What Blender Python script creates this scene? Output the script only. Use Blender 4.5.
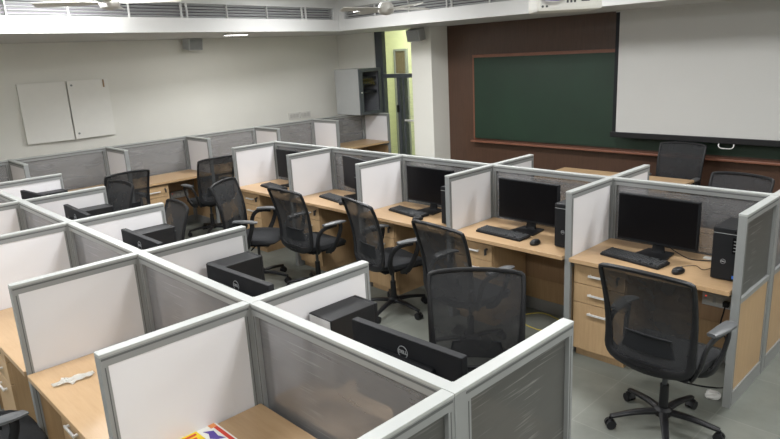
import bpy, bmesh, math, random
from mathutils import Vector, Matrix, Euler
PI = math.pi
for o in list(bpy.data.objects): bpy.data.objects.remove(o, do_unlink=True)
S = bpy.context.scene
C = S.collection
R = math.radians

# ---------------------------------------------------------------- camera, world, exposure, lights
cam = bpy.data.objects.new('camera', bpy.data.cameras.new('camera')); C.objects.link(cam)
cam.location = (1.1221, -1.2905, 2.1806)
cam.rotation_euler = (1.3146, 0.0509, 0.7977)
cam.data.sensor_width = 36.0
cam.data.lens = 637.3 / 780 * 36
cam.data.clip_start = 0.05
S.camera = cam
w = bpy.data.worlds.new('world'); S.world = w; w.use_nodes = True
w.node_tree.nodes['Background'].inputs[0].default_value = (0.85, 0.9, 1.0, 1)
w.node_tree.nodes['Background'].inputs[1].default_value = 0.10
S.view_settings.view_transform = 'Standard'
S.view_settings.look = 'None'
S.view_settings.gamma = 1
S.view_settings.exposure = 0.27
S.view_settings.use_curve_mapping = False
CEIL = 3.02
LAMPS = [(x, y) for x in (-4.9, -2.3, 0.3, 2.4) for y in (-1.9, 0.9, 3.7)]  # rightmost column is unseen, added to brighten the white dividers
LAMP_POWER = {-4.9: 57.0, -2.3: 42.0, 0.3: 27.0, 2.4: 20.0}
for (x, y) in LAMPS:
    ld = bpy.data.lights.new('ceiling_panel_glow', 'AREA'); ld.shape = 'SQUARE'; ld.size = 0.56
    ld.energy = LAMP_POWER[x]; ld.color = (0.985, 0.99, 1.0)
    lo = bpy.data.objects.new('ceiling_panel_glow', ld); C.objects.link(lo); lo.location = (x, y, CEIL - 0.035)
ld = bpy.data.lights.new('bulkhead_light_glow', 'AREA'); ld.shape = 'RECTANGLE'; ld.size = 0.11; ld.size_y = 0.29
ld.energy = 9; ld.color = (1.0, 0.99, 0.96)
lo = bpy.data.objects.new('bulkhead_light_glow', ld); C.objects.link(lo); lo.location = (-6.62, 3.42, 2.50)
ld = bpy.data.lights.new('corridor_lamp_glow', 'AREA'); ld.shape = 'SQUARE'; ld.size = 0.8
ld.energy = 70; ld.color = (1.0, 1.0, 0.88)
lo = bpy.data.objects.new('corridor_lamp_glow', ld); C.objects.link(lo); lo.location = (-7.0, 7.1, 3.3)

# ---------------------------------------------------------------- materials
def newmat(name):
    m = bpy.data.materials.new(name); m.use_nodes = True
    nt = m.node_tree; b = nt.nodes['Principled BSDF']
    return m, nt, b
def noise(nt, scale, detail=3, stretch=(1, 1, 1), rough=0.5, coord='Object'):
    tc = nt.nodes.new('ShaderNodeTexCoord'); mp = nt.nodes.new('ShaderNodeMapping')
    mp.inputs['Scale'].default_value = stretch
    nt.links.new(tc.outputs[coord], mp.inputs[0])
    n = nt.nodes.new('ShaderNodeTexNoise'); n.inputs['Scale'].default_value = scale
    n.inputs['Detail'].default_value = detail; n.inputs['Roughness'].default_value = rough
    nt.links.new(mp.outputs[0], n.inputs['Vector'])
    return n
def ramp(nt, src, stops):
    r = nt.nodes.new('ShaderNodeValToRGB'); e = r.color_ramp.elements
    e[0].position, e[0].color = stops[0][0], (*stops[0][1], 1)
    e[1].position, e[1].color = stops[-1][0], (*stops[-1][1], 1)
    for p, c in stops[1:-1]:
        k = e.new(p); k.color = (*c, 1)
    nt.links.new(src, r.inputs[0]); return r
def plain(name, col, rough=0.5, metal=0.0, var=0.06, scale=12, bump=0.0, spec=0.5):
    m, nt, b = newmat(name)
    n = noise(nt, scale)
    a = tuple(max(0, c * (1 - var)) for c in col); d = tuple(min(1, c * (1 + var)) for c in col)
    r = ramp(nt, n.outputs['Fac'], [(0.3, a), (0.7, d)])
    nt.links.new(r.outputs[0], b.inputs['Base Color'])
    b.inputs['Roughness'].default_value = rough; b.inputs['Metallic'].default_value = metal
    b.inputs['Specular IOR Level'].default_value = spec
    if bump:
        bp = nt.nodes.new('ShaderNodeBump'); bp.inputs['Strength'].default_value = bump; bp.inputs['Distance'].default_value = 0.002
        n2 = noise(nt, 250); nt.links.new(n2.outputs['Fac'], bp.inputs['Height']); nt.links.new(bp.outputs[0], b.inputs['Normal'])
    return m
def wood(name, c1, c2, stretch, rough=0.42, scale=6):
    m, nt, b = newmat(name)
    n = noise(nt, scale, 6, stretch, 0.65)
    r = ramp(nt, n.outputs['Fac'], [(0.3, c1), (0.5, tuple((x + y) / 2 for x, y in zip(c1, c2))), (0.72, c2)])
    nt.links.new(r.outputs[0], b.inputs['Base Color'])
    b.inputs['Roughness'].default_value = rough
    return m
def glow(name, col, st):
    m, nt, b = newmat(name)
    b.inputs['Base Color'].default_value = (*col, 1)
    b.inputs['Emission Color'].default_value = (*col, 1); b.inputs['Emission Strength'].default_value = st
    return m
M = {}
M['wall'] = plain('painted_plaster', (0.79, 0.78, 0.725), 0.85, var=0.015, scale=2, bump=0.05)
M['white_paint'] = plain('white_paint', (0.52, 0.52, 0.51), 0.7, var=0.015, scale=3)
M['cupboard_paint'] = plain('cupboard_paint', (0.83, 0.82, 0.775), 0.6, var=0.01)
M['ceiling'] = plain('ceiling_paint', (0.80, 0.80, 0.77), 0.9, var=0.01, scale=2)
M['alu'] = plain('silver_profile', (0.27, 0.28, 0.278), 0.42, 0.15, 0.03, 4)
M['alu_cap_lit'] = plain('lit_silver_cap', (0.40, 0.415, 0.405), 0.45, 0.05, 0.03, 4)  # profile silver made lighter: light from above painted onto the caps
M['groove'] = plain('dark_groove', (0.10, 0.105, 0.105), 0.6)
M['laminate'] = plain('white_laminate', (0.72, 0.71, 0.725), 0.4, var=0.012, scale=3)
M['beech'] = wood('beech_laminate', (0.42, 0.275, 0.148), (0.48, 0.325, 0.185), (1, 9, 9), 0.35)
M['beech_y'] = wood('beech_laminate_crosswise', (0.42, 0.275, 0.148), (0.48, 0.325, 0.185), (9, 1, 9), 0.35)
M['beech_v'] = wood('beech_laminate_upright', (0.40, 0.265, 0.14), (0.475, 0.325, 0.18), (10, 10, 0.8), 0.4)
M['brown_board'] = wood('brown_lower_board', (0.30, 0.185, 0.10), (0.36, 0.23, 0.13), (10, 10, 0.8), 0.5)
M['veneer'] = wood('dark_brown_veneer', (0.062, 0.032, 0.021), (0.088, 0.047, 0.030), (12, 12, 0.5), 0.35, 8)
M['veneer_red'] = wood('reddish_wood_moulding', (0.16, 0.062, 0.036), (0.22, 0.09, 0.055), (1, 12, 12), 0.4)
M['chalk'] = plain('green_chalkboard', (0.008, 0.028, 0.0145), 0.55, var=0.15, scale=1.6)
M['screen_fabric'] = plain('projection_fabric', (0.50, 0.50, 0.485), 0.85, var=0.01, scale=2)
M['black'] = plain('black_plastic', (0.009, 0.0095, 0.011), 0.45, var=0.1, spec=0.35)
M['black_matte'] = plain('black_matte_plastic', (0.008, 0.009, 0.011), 0.6, var=0.1, spec=0.3, bump=0.1)
M['black_gloss'] = plain('black_gloss', (0.004, 0.004, 0.005), 0.3, var=0.05, spec=0.15)
M['dark_grey'] = plain('dark_grey_plastic', (0.045, 0.047, 0.05), 0.5, var=0.08)
M['grey_pad'] = plain('grey_armrest_plastic', (0.10, 0.105, 0.11), 0.38, var=0.05)
M['fabric'] = plain('black_seat_fabric', (0.012, 0.013, 0.015), 0.95, var=0.2, scale=120, bump=0.4)
M['chrome'] = plain('brushed_metal', (0.72, 0.72, 0.71), 0.4, 0.35, 0.03)
M['steel_dark'] = plain('dark_steel', (0.06, 0.065, 0.07), 0.4, 0.4)
M['frame_grey'] = plain('charcoal_window_frame', (0.075, 0.085, 0.095), 0.5, 0.2)
M['rack_grey'] = plain('grey_cabinet_paint', (0.43, 0.44, 0.44), 0.5, 0.05, 0.02)
M['white_plastic'] = plain('white_plastic', (0.68, 0.67, 0.63), 0.45, var=0.02)
M['offwhite'] = plain('offwhite_enamel', (0.55, 0.54, 0.51), 0.4, var=0.03)
M['grey_plastic'] = plain('grey_plastic', (0.27, 0.28, 0.28), 0.5, var=0.03)
M['grille_back'] = plain('grille_cavity_shade', (0.20, 0.185, 0.21), 0.8)  # dark tone paints the shade of the cavity behind the slats
M['corridor_wood'] = wood('corridor_door_wood', (0.13, 0.10, 0.07), (0.19, 0.145, 0.10), (10, 10, 0.8), 0.5)
M['lime_wall'] = plain('pale_green_yellow_paint', (0.72, 0.73, 0.50), 0.8, var=0.04, scale=3)
M['paper'] = plain('white_paper', (0.80, 0.79, 0.75), 0.7, var=0.03, scale=30)
M['yellow'] = plain('yellow_print', (0.85, 0.62, 0.02), 0.6)
M['red'] = plain('red_print', (0.62, 0.05, 0.03), 0.6)
M['violet'] = plain('violet_print', (0.10, 0.06, 0.33), 0.6)
M['orange'] = plain('orange_print', (0.80, 0.30, 0.10), 0.6)
M['blue'] = plain('blue_sticker', (0.04, 0.16, 0.62), 0.4)
M['cable_yellow'] = plain('yellow_cable_sheath', (0.55, 0.45, 0.06), 0.5)
M['logo'] = plain('silver_logo_print', (0.36, 0.37, 0.38), 0.4, 0.2)
M['lens'] = plain('dark_lens', (0.01, 0.012, 0.02), 0.05)
M['plastic_bag'] = plain('crumpled_clear_wrap', (0.5, 0.5, 0.48), 0.15)
M['lamp'] = glow('lamp_diffuser', (1, 0.99, 0.95), 6.0)
M['led_red'] = glow('red_indicator', (0.8, 0.08, 0.05), 1.0)

# floor: grey-green stone tiles with thin pale joints
m, nt, b = newmat('grey_stone_tiles')
tc = nt.nodes.new('ShaderNodeTexCoord'); mp = nt.nodes.new('ShaderNodeMapping'); mp.inputs['Location'].default_value = (0.02, 0.02, 0)
nt.links.new(tc.outputs['Object'], mp.inputs[0])
br = nt.nodes.new('ShaderNodeTexBrick'); br.offset = 0.0
br.inputs['Scale'].default_value = 1; br.inputs['Brick Width'].default_value = 0.6; br.inputs['Row Height'].default_value = 0.6
br.inputs['Mortar Size'].default_value = 0.004; br.inputs['Mortar Smooth'].default_value = 0.3; br.inputs['Bias'].default_value = 0
br.inputs['Color1'].default_value = (0.18, 0.19, 0.168, 1); br.inputs['Color2'].default_value = (0.16, 0.172, 0.153, 1)
br.inputs['Mortar'].default_value = (0.215, 0.225, 0.20, 1)
nt.links.new(mp.outputs[0], br.inputs['Vector'])
n = noise(nt, 3.5, 5, (1, 1, 1), 0.6); r_ = ramp(nt, n.outputs['Fac'], [(0.3, (0.82, 0.82, 0.82)), (0.7, (1.1, 1.1, 1.1))])
mx = nt.nodes.new('ShaderNodeMix'); mx.data_type = 'RGBA'; mx.blend_type = 'MULTIPLY'; mx.inputs[0].default_value = 1
nt.links.new(br.outputs['Color'], mx.inputs[6]); nt.links.new(r_.outputs[0], mx.inputs[7])
nt.links.new(mx.outputs[2], b.inputs['Base Color']); b.inputs['Roughness'].default_value = 0.42
M['floor'] = m

def mesh_mat(name, col, alpha):
    m, nt, b = newmat(name)
    b.inputs['Base Color'].default_value = (*col, 1); b.inputs['Roughness'].default_value = 0.8
    n = noise(nt, 9, 2); r = ramp(nt, n.outputs['Fac'], [(0.3, tuple([alpha - 0.05] * 3)), (0.7, tuple([alpha + 0.05] * 3))])
    nt.links.new(r.outputs[0], b.inputs['Alpha']); return m
M['mesh'] = mesh_mat('black_back_mesh', (0.016, 0.017, 0.019), 0.87)
# dusty grey translucent panes with wiped streaks
def film(name, tint, cover, dust, sg=2.2):
    m, nt, b = newmat(name); out = nt.nodes['Material Output']
    b.inputs['Base Color'].default_value = (*dust, 1); b.inputs['Roughness'].default_value = 0.35
    tr = nt.nodes.new('ShaderNodeBsdfTransparent'); tr.inputs[0].default_value = (*tint, 1)
    mix = nt.nodes.new('ShaderNodeMixShader')
    n1 = noise(nt, 3.0, 6, (1, 1, 7), 0.7)
    n2 = noise(nt, 1.8, 3)
    tc = nt.nodes.new('ShaderNodeTexCoord'); mp = nt.nodes.new('ShaderNodeMapping')
    mp.inputs['Rotation'].default_value = (R(28), R(28), 0); mp.inputs['Scale'].default_value = (2.0, 2.0, 60)
    nt.links.new(tc.outputs['Object'], mp.inputs[0]); n3 = nt.nodes.new('ShaderNodeTexNoise')
    n3.inputs['Scale'].default_value = 2.2; n3.inputs['Detail'].default_value = 4; nt.links.new(mp.outputs[0], n3.inputs['Vector'])
    s = ramp(nt, n3.outputs['Fac'], [(0.56, (0, 0, 0)), (0.68, (1, 1, 1))])
    g = ramp(nt, n2.outputs['Fac'], [(0.46, (0, 0, 0)), (0.62, (1, 1, 1))])
    mul = nt.nodes.new('ShaderNodeMath'); mul.operation = 'MULTIPLY'
    nt.links.new(s.outputs[0], mul.inputs[0]); nt.links.new(g.outputs[0], mul.inputs[1])
    cm = nt.nodes.new('ShaderNodeMix'); cm.data_type = 'RGBA'; cm.inputs[6].default_value = (*dust, 1)
    cm.inputs[7].default_value = (*[min(1, c * sg + 0.04 * sg) for c in dust], 1)
    nt.links.new(mul.outputs[0], cm.inputs[0]); nt.links.new(cm.outputs[2], b.inputs['Base Color'])
    sc = nt.nodes.new('ShaderNodeMath'); sc.operation = 'MULTIPLY_ADD'; sc.inputs[1].default_value = 0.22; sc.inputs[2].default_value = cover
    nt.links.new(mul.outputs[0], sc.inputs[0])
    ad = nt.nodes.new('ShaderNodeMath'); ad.operation = 'MULTIPLY_ADD'; ad.inputs[1].default_value = 0.10
    nt.links.new(n1.outputs['Fac'], ad.inputs[0]); nt.links.new(sc.outputs[0], ad.inputs[2])
    nt.links.new(ad.outputs[0], mix.inputs[0]); nt.links.new(tr.outputs[0], mix.inputs[1]); nt.links.new(b.outputs[0], mix.inputs[2])
    nt.links.new(mix.outputs[0], out.inputs['Surface'])
    return m
M['film'] = film('dusty_grey_acrylic', (0.76, 0.76, 0.77), 0.40, (0.27, 0.27, 0.275), 1.25)
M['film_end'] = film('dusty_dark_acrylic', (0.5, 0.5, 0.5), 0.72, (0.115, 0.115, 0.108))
M['window_glass'] = film('clear_glass', (0.93, 0.96, 0.93), -0.04, (0.6, 0.6, 0.6))
M['smoked'] = film('smoked_glass', (0.8, 0.8, 0.82), -0.02, (0.05, 0.05, 0.05))

# ---------------------------------------------------------------- mesh helpers
class MB:
    def __init__(s): s.bm = bmesh.new()
    def box(s, x0, x1, y0, y1, z0, z1, bev=0.0, M4=None):
        r = bmesh.ops.create_cube(s.bm, size=1)
        vs = r['verts']
        for v in vs:
            v.co = Vector(((x0 + x1) / 2 + v.co.x * (x1 - x0), (y0 + y1) / 2 + v.co.y * (y1 - y0), (z0 + z1) / 2 + v.co.z * (z1 - z0)))
        if bev > 0:
            es = list({e for v in vs for e in v.link_edges})
            q = bmesh.ops.bevel(s.bm, geom=es, offset=bev, segments=2, affect='EDGES', profile=0.6)
            vs = list({v for f in q['faces'] for v in f.verts} | {v for v in vs if v.is_valid})
        if M4 is not None:
            bmesh.ops.transform(s.bm, matrix=M4, verts=vs)
        return s
    def prism(s, pts, z0, z1, axis='z', M4=None):
        def P(a, b, c):
            return (a, b, c) if axis == 'z' else ((c, a, b) if axis == 'x' else (a, c, b))
        lo = [s.bm.verts.new(P(a, b, z0)) for a, b in pts]; hi = [s.bm.verts.new(P(a, b, z1)) for a, b in pts]
        n = len(pts)
        s.bm.faces.new(lo); s.bm.faces.new(hi[::-1])
        for i in range(n): s.bm.faces.new((lo[i], lo[(i + 1) % n], hi[(i + 1) % n], hi[i]))
        if M4 is not None: bmesh.ops.transform(s.bm, matrix=M4, verts=lo + hi)
        return s
    def cyl(s, p0, p1, r0, r1=None, seg=16):
        p0, p1 = Vector(p0), Vector(p1); r1 = r0 if r1 is None else r1
        d = p1 - p0; q = d.to_track_quat('Z', 'Y').to_matrix().to_4x4()
        bmesh.ops.create_cone(s.bm, cap_ends=True, segments=seg, radius1=r0, radius2=r1, depth=d.length, matrix=Matrix.Translation((p0 + p1) / 2) @ q)
        return s
    def lathe(s, prof, c=(0, 0, 0), seg=24, M4=None):
        rings = []
        allv = []
        for r, z in prof:
            ring = [s.bm.verts.new((c[0] + r * math.cos(2 * PI * i / seg), c[1] + r * math.sin(2 * PI * i / seg), c[2] + z)) for i in range(seg)]
            rings.append(ring); allv += ring
        for a, b in zip(rings, rings[1:]):
            for i in range(seg): s.bm.faces.new((a[i], a[(i + 1) % seg], b[(i + 1) % seg], b[i]))
        s.bm.faces.new(rings[0][::-1]); s.bm.faces.new(rings[-1])
        if M4 is not None: bmesh.ops.transform(s.bm, matrix=M4, verts=allv)
        return s
    def sweep(s, pts, w, h=None, seg=8, closed=False, up=(0, 0, 1), smooth=3, power=2.0):
        """superellipse section of half-sizes w (sideways) and h (along up) swept along a smoothed path; w, h may be lists"""
        P = [Vector(p) for p in pts]; n = len(P)
        W = w if isinstance(w, (list, tuple)) else [w] * n
        H = h if isinstance(h, (list, tuple)) else ([h] * n if h is not None else W)
        path = []
        rng = range(n if closed else n - 1)
        for i in rng:
            if closed: a, b, c, d = P[(i - 1) % n], P[i], P[(i + 1) % n], P[(i + 2) % n]
            else: a, b, c, d = P[max(i - 1, 0)], P[i], P[i + 1], P[min(i + 2, n - 1)]
            for k in range(smooth):
                t = k / smooth
                q = 0.5 * ((2 * b) + (c - a) * t + (2 * a - 5 * b + 4 * c - d) * t * t + (-a + 3 * b - 3 * c + d) * t ** 3)
                j = (i + 1) % n
                path.append((q, W[i] + (W[j] - W[i]) * t, H[i] + (H[j] - H[i]) * t))
        if not closed: path.append((P[-1], W[-1], H[-1]))
        rings = []; m = len(path); U = Vector(up)
        for i in range(m):
            if closed: tan = path[(i + 1) % m][0] - path[(i - 1) % m][0]
            else: tan = path[min(i + 1, m - 1)][0] - path[max(i - 1, 0)][0]
            tan.normalize()
            side = tan.cross(U)
            if side.length < 1e-3: side = tan.cross(Vector((1, 0, 0)))
            side.normalize(); upv = side.cross(tan).normalized()
            ring = []
            for k in range(seg):
                a = 2 * PI * (k + 0.5) / seg; ca, sa = math.cos(a), math.sin(a)
                ex = 2 / power
                ring.append(s.bm.verts.new(path[i][0] + side * (path[i][1] * math.copysign(abs(ca) ** ex, ca)) + upv * (path[i][2] * math.copysign(abs(sa) ** ex, sa))))
            rings.append(ring)
        for i in range(m if closed else m - 1):
            a, b = rings[i], rings[(i + 1) % m]
            for k in range(seg): s.bm.faces.new((a[k], a[(k + 1) % seg], b[(k + 1) % seg], b[k]))
        if not closed:
            s.bm.faces.new(rings[0][::-1]); s.bm.faces.new(rings[-1])
        return s
    def grid(s, f, nu, nv):
        g = [[s.bm.verts.new(f(i / nu, j / nv)) for j in range(nv + 1)] for i in range(nu + 1)]
        for i in range(nu):
            for j in range(nv): s.bm.faces.new((g[i][j], g[i + 1][j], g[i + 1][j + 1], g[i][j + 1]))
        return s
    def build(s, name, mat, parent=None, smooth=False, loc=(0, 0, 0)):
        bmesh.ops.recalc_face_normals(s.bm, faces=s.bm.faces)
        me = bpy.data.meshes.new(name); s.bm.to_mesh(me); s.bm.free()
        if smooth:
            me.polygons.foreach_set('use_smooth', [True] * len(me.polygons))
            try: me.set_sharp_from_angle(angle=R(40))
            except Exception: pass
        me.materials.append(mat)
        o = bpy.data.objects.new(name, me); C.objects.link(o); o.location = loc
        if parent is not None: o.parent = parent
        return o
def empty(name, loc=(0, 0, 0), rz=0.0):
    o = bpy.data.objects.new(name, None); C.objects.link(o); o.location = loc; o.rotation_euler = (0, 0, rz)
    o.empty_display_size = 0.1
    return o
def tag(o, label, cat, group=None):
    o['label'] = label; o['category'] = cat
    if group: o['group'] = group
    return o
def struct(o): o['kind'] = 'structure'; return o
def copy_tree(o, parent=None):
    c = o.copy(); C.objects.link(c)
    if parent is not None:
        c.parent = parent; c.matrix_parent_inverse = o.matrix_parent_inverse.copy()
    for ch in KIDS.get(o.name, []): copy_tree(ch, c)
    return c
KIDS = {}
def index_kids():
    KIDS.clear()
    for o in bpy.data.objects:
        if o.parent: KIDS.setdefault(o.parent.name, []).append(o)
def place(root, loc, rz, label, first):
    o = root if first else copy_tree(root)
    o.location = loc; o.rotation_euler = (0, 0, rz); o['label'] = label
    return o
def text_mesh(body, size, name, mat, parent, M4, depth=0.001, bold=0.0):
    cu = bpy.data.curves.new(name, 'FONT'); cu.body = body; cu.size = size; cu.align_x = 'CENTER'; cu.align_y = 'CENTER'
    cu.extrude = depth; cu.offset = bold; cu.resolution_u = 3
    t = bpy.data.objects.new(name, cu); C.objects.link(t)
    bpy.context.view_layer.update()
    me = bpy.data.meshes.new_from_object(t.evaluated_get(bpy.context.evaluated_depsgraph_get()))
    bpy.data.objects.remove(t, do_unlink=True)
    me.transform(M4); me.materials.clear(); me.materials.append(mat)
    return me

# ---------------------------------------------------------------- structure
XL, XR, YB, YF = -7.87, 3.2, 6.30, -4.5
struct(MB().box(-9.7, XR + 0.2, YF - 0.2, YB + 2.4, -0.15, 0).build('floor', M['floor']))
struct(MB().box(XL - 0.2, XR + 0.2, YF - 0.2, YB + 0.2, CEIL, CEIL + 0.15).build('ceiling', M['ceiling']))
struct(MB().box(XL - 0.2, XL, YF, YB + 0.1, 0, CEIL).build('wall_left', M['wall']))
struct(MB().box(XR, XR + 0.2, YF, YB, 0, CEIL).build('wall_right', M['wall']))
struct(MB().box(XL - 0.2, XR + 0.2, YF - 0.2, YF, 0, CEIL).build('wall_front', M['wall']))
# board wall: the wall strip left of the window, column, then the veneered panel
WX0, WX1, WZ1 = -6.93, -5.80, 2.60
b_ = MB().box(XL, WX0, 6.2, 6.4, 0, CEIL).box(WX0, WX1, 6.2, 6.4, WZ1, CEIL)
struct(b_.build('wall_back', M['wall']))
struct(MB().box(-5.82, -5.41, 5.93, 6.4, 0, 2.6).build('wall_column', M['wall']))
struct(MB().box(-5.41, XR, 6.30, 6.4, 0, 2.6).build('wall_veneer', M['veneer']))
struct(MB().box(-5.41, XR, 6.285, 6.30, 0, 0.10).build('baseboard_back', M['veneer_red']))
struct(MB().box(XL, XL + 0.015, YF, YB - 0.1, 0, 0.10).build('baseboard_left', M['grey_plastic']))
# corridor seen through the glazing
struct(MB().box(-9.5, -4.4, 8.0, 8.15, 0, 3.6).box(-9.65, -9.5, 6.4, 8.15, 0, 3.6).box(-9.65, XL, 6.25, 6.4, 0, 3.6).box(-4.4, -4.25, 6.4, 8.15, 0, 3.6).build('wall_corridor', M['lime_wall']))
struct(MB().box(-9.65, -4.25, 6.2, 8.15, 3.6, 3.7).build('ceiling_corridor', M['ceiling']))
# dropped bulkhead with a slightly splayed left leg
BZ = 2.52
cx_, cy_ = -6.30, 4.95
lx0 = -5.42 + (0.25 + 4.5) * 0.05   # inner edge at the front of the room
poly = [(XL, YF), (lx0, YF), (-5.50, 0.30), (cx_, cy_), (XR, cy_), (XR, 6.4), (XL, 6.4)]
FZ0, FZ1 = 2.665, 2.845     # opening of the air grilles
def off(poly_edge, d):
    return poly_edge
mb = MB()
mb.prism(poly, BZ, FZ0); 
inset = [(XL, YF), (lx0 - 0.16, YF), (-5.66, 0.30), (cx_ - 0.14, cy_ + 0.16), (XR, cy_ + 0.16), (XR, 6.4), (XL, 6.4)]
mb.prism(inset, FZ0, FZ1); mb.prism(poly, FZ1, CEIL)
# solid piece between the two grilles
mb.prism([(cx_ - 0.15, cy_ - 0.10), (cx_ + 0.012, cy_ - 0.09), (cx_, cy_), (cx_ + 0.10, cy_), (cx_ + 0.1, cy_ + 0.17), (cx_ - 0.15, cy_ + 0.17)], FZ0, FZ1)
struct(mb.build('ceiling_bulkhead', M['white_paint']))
mb = MB()
e1 = Vector((-5.50, 0.30, 0)); e2 = Vector((cx_, cy_, 0)); dr = (e2 - e1).normalized()
mb.prism([(p.x, p.y) for p in (e1 - dr * 5, e2, e2 + Vector((-.02, 0, 0)), e1 - dr * 5 + Vector((-.02, 0, 0)))], 0, 0.001)
mb.bm.free()

def grille(a, b, label):
    """a, b: the two ends of the opening on plan; slats and bars between them"""
    a, b = Vector((*a, 0)), Vector((*b, 0)); L = (b - a).length; d = (b - a).normalized()
    ang = math.atan2(d.y, d.x)
    g = empty('air_grille', (a.x, a.y, (FZ0 + FZ1) / 2), ang)
    tag(g, label, 'air vent', 'air grilles in the ceiling bulkhead')
    h = (FZ1 - FZ0) / 2
    MB().box(0, L, 0.10, 0.115, -h, h).build('backing', M['grille_back'], g)
    MB().box(0, L, 0.0, 0.03, -h, -h + 0.012).box(0, L, 0.0, 0.03, h - 0.012, h).box(0, 0.014, 0, 0.03, -h, h).box(L - 0.014, L, 0, 0.03, -h, h).build('frame', M['white_paint'], g)
    mb = MB(); k = 5
    for i in range(k):
        z = -h + (i + 0.75) * 2 * h / (k + 0.5)
        mb.box(0.01, L - 0.01, -0.014, 0.014, -0.002, 0.002, M4=Matrix.Translation((0, 0.04, z)) @ Matrix.Rotation(R(-35), 4, 'X'))
    mb.build('slats', M['rack_grey'], g)
    nb = int(L / 0.62)
    for i in range(1, nb):
        x = L * i / nb; MB().box(x - 0.005, x + 0.005, 0.002, 0.03, -h, h).build('upright_bar', M['white_paint'], g)
        if i % 3 == 0: MB().box(x + 0.07, x + 0.08, 0.002, 0.03, -h, h).build('upright_bar', M['white_paint'], g)
    return g
ga = e2 - dr * 6.6; gb = e2 - dr * 0.10
grille((ga.x + 0.0, ga.y), (gb.x, gb.y), 'long white slatted air grille in the bulkhead above the wall cupboard')
grille((cx_ + 0.10, cy_), (XR - 0.3, cy_), 'long white slatted air grille in the bulkhead above the chalkboard')

# downlight in the underside of the bulkhead
t = empty('bulkhead_light', (-6.62, 3.42, BZ)); tag(t, 'small rectangular bright light flush in the underside of the left bulkhead', 'ceiling light')
MB().box(-0.07, 0.07, -0.16, 0.16, -0.012, 0, 0.003).build('frame', M['white_paint'], t)
MB().box(-0.055, 0.055, -0.145, 0.145, -0.015, -0.011).build('diffuser', M['lamp'], t)

# ceiling lamp housings (square panels)
for i, (x, y) in enumerate(LAMPS):
    rows = ['front', 'middle', 'far'][LAMPS[i][1] > 0 and (1 if y < 2 else 2)]
    colm = {-4.9: 'left', -2.3: 'centre', 0.3: 'right', 2.4: 'added rightmost'}[x]
    t = empty('ceiling_light', (x, y, CEIL)); tag(t, f'square white ceiling light panel, {rows} row, {colm} column', 'ceiling light', 'square ceiling light panels')
    MB().box(-0.31, 0.31, -0.31, -0.285, -0.03, 0).box(-0.31, 0.31, 0.285, 0.31, -0.03, 0).box(-0.31, -0.285, -0.285, 0.285, -0.03, 0).box(0.285, 0.31, -0.285, 0.285, -0.03, 0).build('frame', M['white_paint'], t)
    MB().box(-0.285, 0.285, -0.285, 0.285, -0.018, -0.006).build('diffuser', M['lamp'], t)

# window / glazed door to the corridor
t = empty('window_1', (0, 0, 0)); struct(t)
fm = MB()
yy = (6.22, 6.30)
fm.box(WX0, WX0 + 0.17, *yy, 0, WZ1)
fm.box(WX0 + 0.17, WX1, *yy, 1.775, 1.84).box(WX0 + 0.17, WX1, *yy, WZ1 - 0.04, WZ1)
fm.box(-6.45, -6.395, *yy, 0.0, 1.775).box(-6.33, -6.285, *yy, 0.0, 1.775).box(WX1 - 0.10, WX1 - 0.03, *yy, 0, WZ1)
fm.box(WX0 + 0.17, -6.45, *yy, 0, 0.08)
fm.build('window_frame', M['frame_grey'], t)
MB().box(WX0 + 0.17, WX1 - 0.1, 6.255, 6.262, 0.08, WZ1 - 0.04).build('pane', M['window_glass'], t)
MB().box(-6.28, WX1 - 0.1, 6.19, 6.215, 1.08, 1.11, 0.004).build('push_bar', M['chrome'], t)
MB().box(-6.43, -6.41, 6.17, 6.215, 1.22, 1.34, 0.004).build('handle', M['black'], t)
t = empty('door_1', (-8.08, 7.97, 0.10)); struct(t)
MB().box(-0.14, 0.14, 0, 0.03, 0, 2.1).build('door_leaf', M['corridor_wood'], t)
MB().box(-0.18, -0.14, -0.02, 0.03, 0, 2.14).box(0.14, 0.18, -0.02, 0.03, 0, 2.14).box(-0.14, 0.14, -0.02, 0.03, 2.1, 2.14).build('door_frame', M['grey_plastic'], t)

# ---------------------------------------------------------------- front wall things: chalkboard, projection screen
t = empty('chalkboard', (-2.55, 6.30, 0.9)); tag(t, 'wide dark green chalkboard in a reddish wooden frame', 'chalkboard')
MB().box(-2.34, 3.6, -0.025, -0.005, -0.02, 1.145).build('writing_surface', M['chalk'], t)
MB().box(-2.365, 3.68, -0.03, -0.002, 1.145, 1.185, 0.004).box(-2.365, -2.34, -0.03, -0.002, -0.05, 1.145, 0.004).box(3.6, 3.68, -0.045, -0.002, -0.05, 1.145, 0.006).build('frame', M['veneer_red'], t)
MB().box(-2.365, 3.68, -0.11, -0.002, -0.075, -0.045, 0.008).build('chalk_ledge', M['veneer_red'], t)
t = empty('projection_screen', (0, 6.10, 0)); tag(t, 'large pale pull-down projection screen with black border hanging over the chalkboard', 'projection screen')
SX0, SX1 = -2.62, 0.75
MB().box(SX0 + 0.045, SX1 - 0.045, -0.004, 0.0, 1.10, 2.50).build('fabric', M['screen_fabric'], t)
for a_, b_2 in ((SX0, SX0 + 0.045), (SX1 - 0.045, SX1)): MB().box(a_, b_2, -0.0045, 0.001, 1.10, 2.51).build('side_border', M['black_matte'], t)
MB().box(SX0 - 0.02, SX1 + 0.02, -0.02, 0.016, 1.04, 1.105, 0.006).build('bottom_bar', M['black'], t)
MB().box(SX0, SX1, -0.02, 0.02, 2.50, 2.52).build('mounting_rail', M['white_paint'], t)
MB().sweep([(-1.375, -0.005, 1.045), (-1.375, -0.02, 1.01), (-1.345, -0.02, 0.99), (-1.255, -0.02, 0.99), (-1.225, -0.02, 1.01), (-1.225, -0.005, 1.045)], 0.006, smooth=4).build('pull_handle', M['chrome'], t, True)

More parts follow.
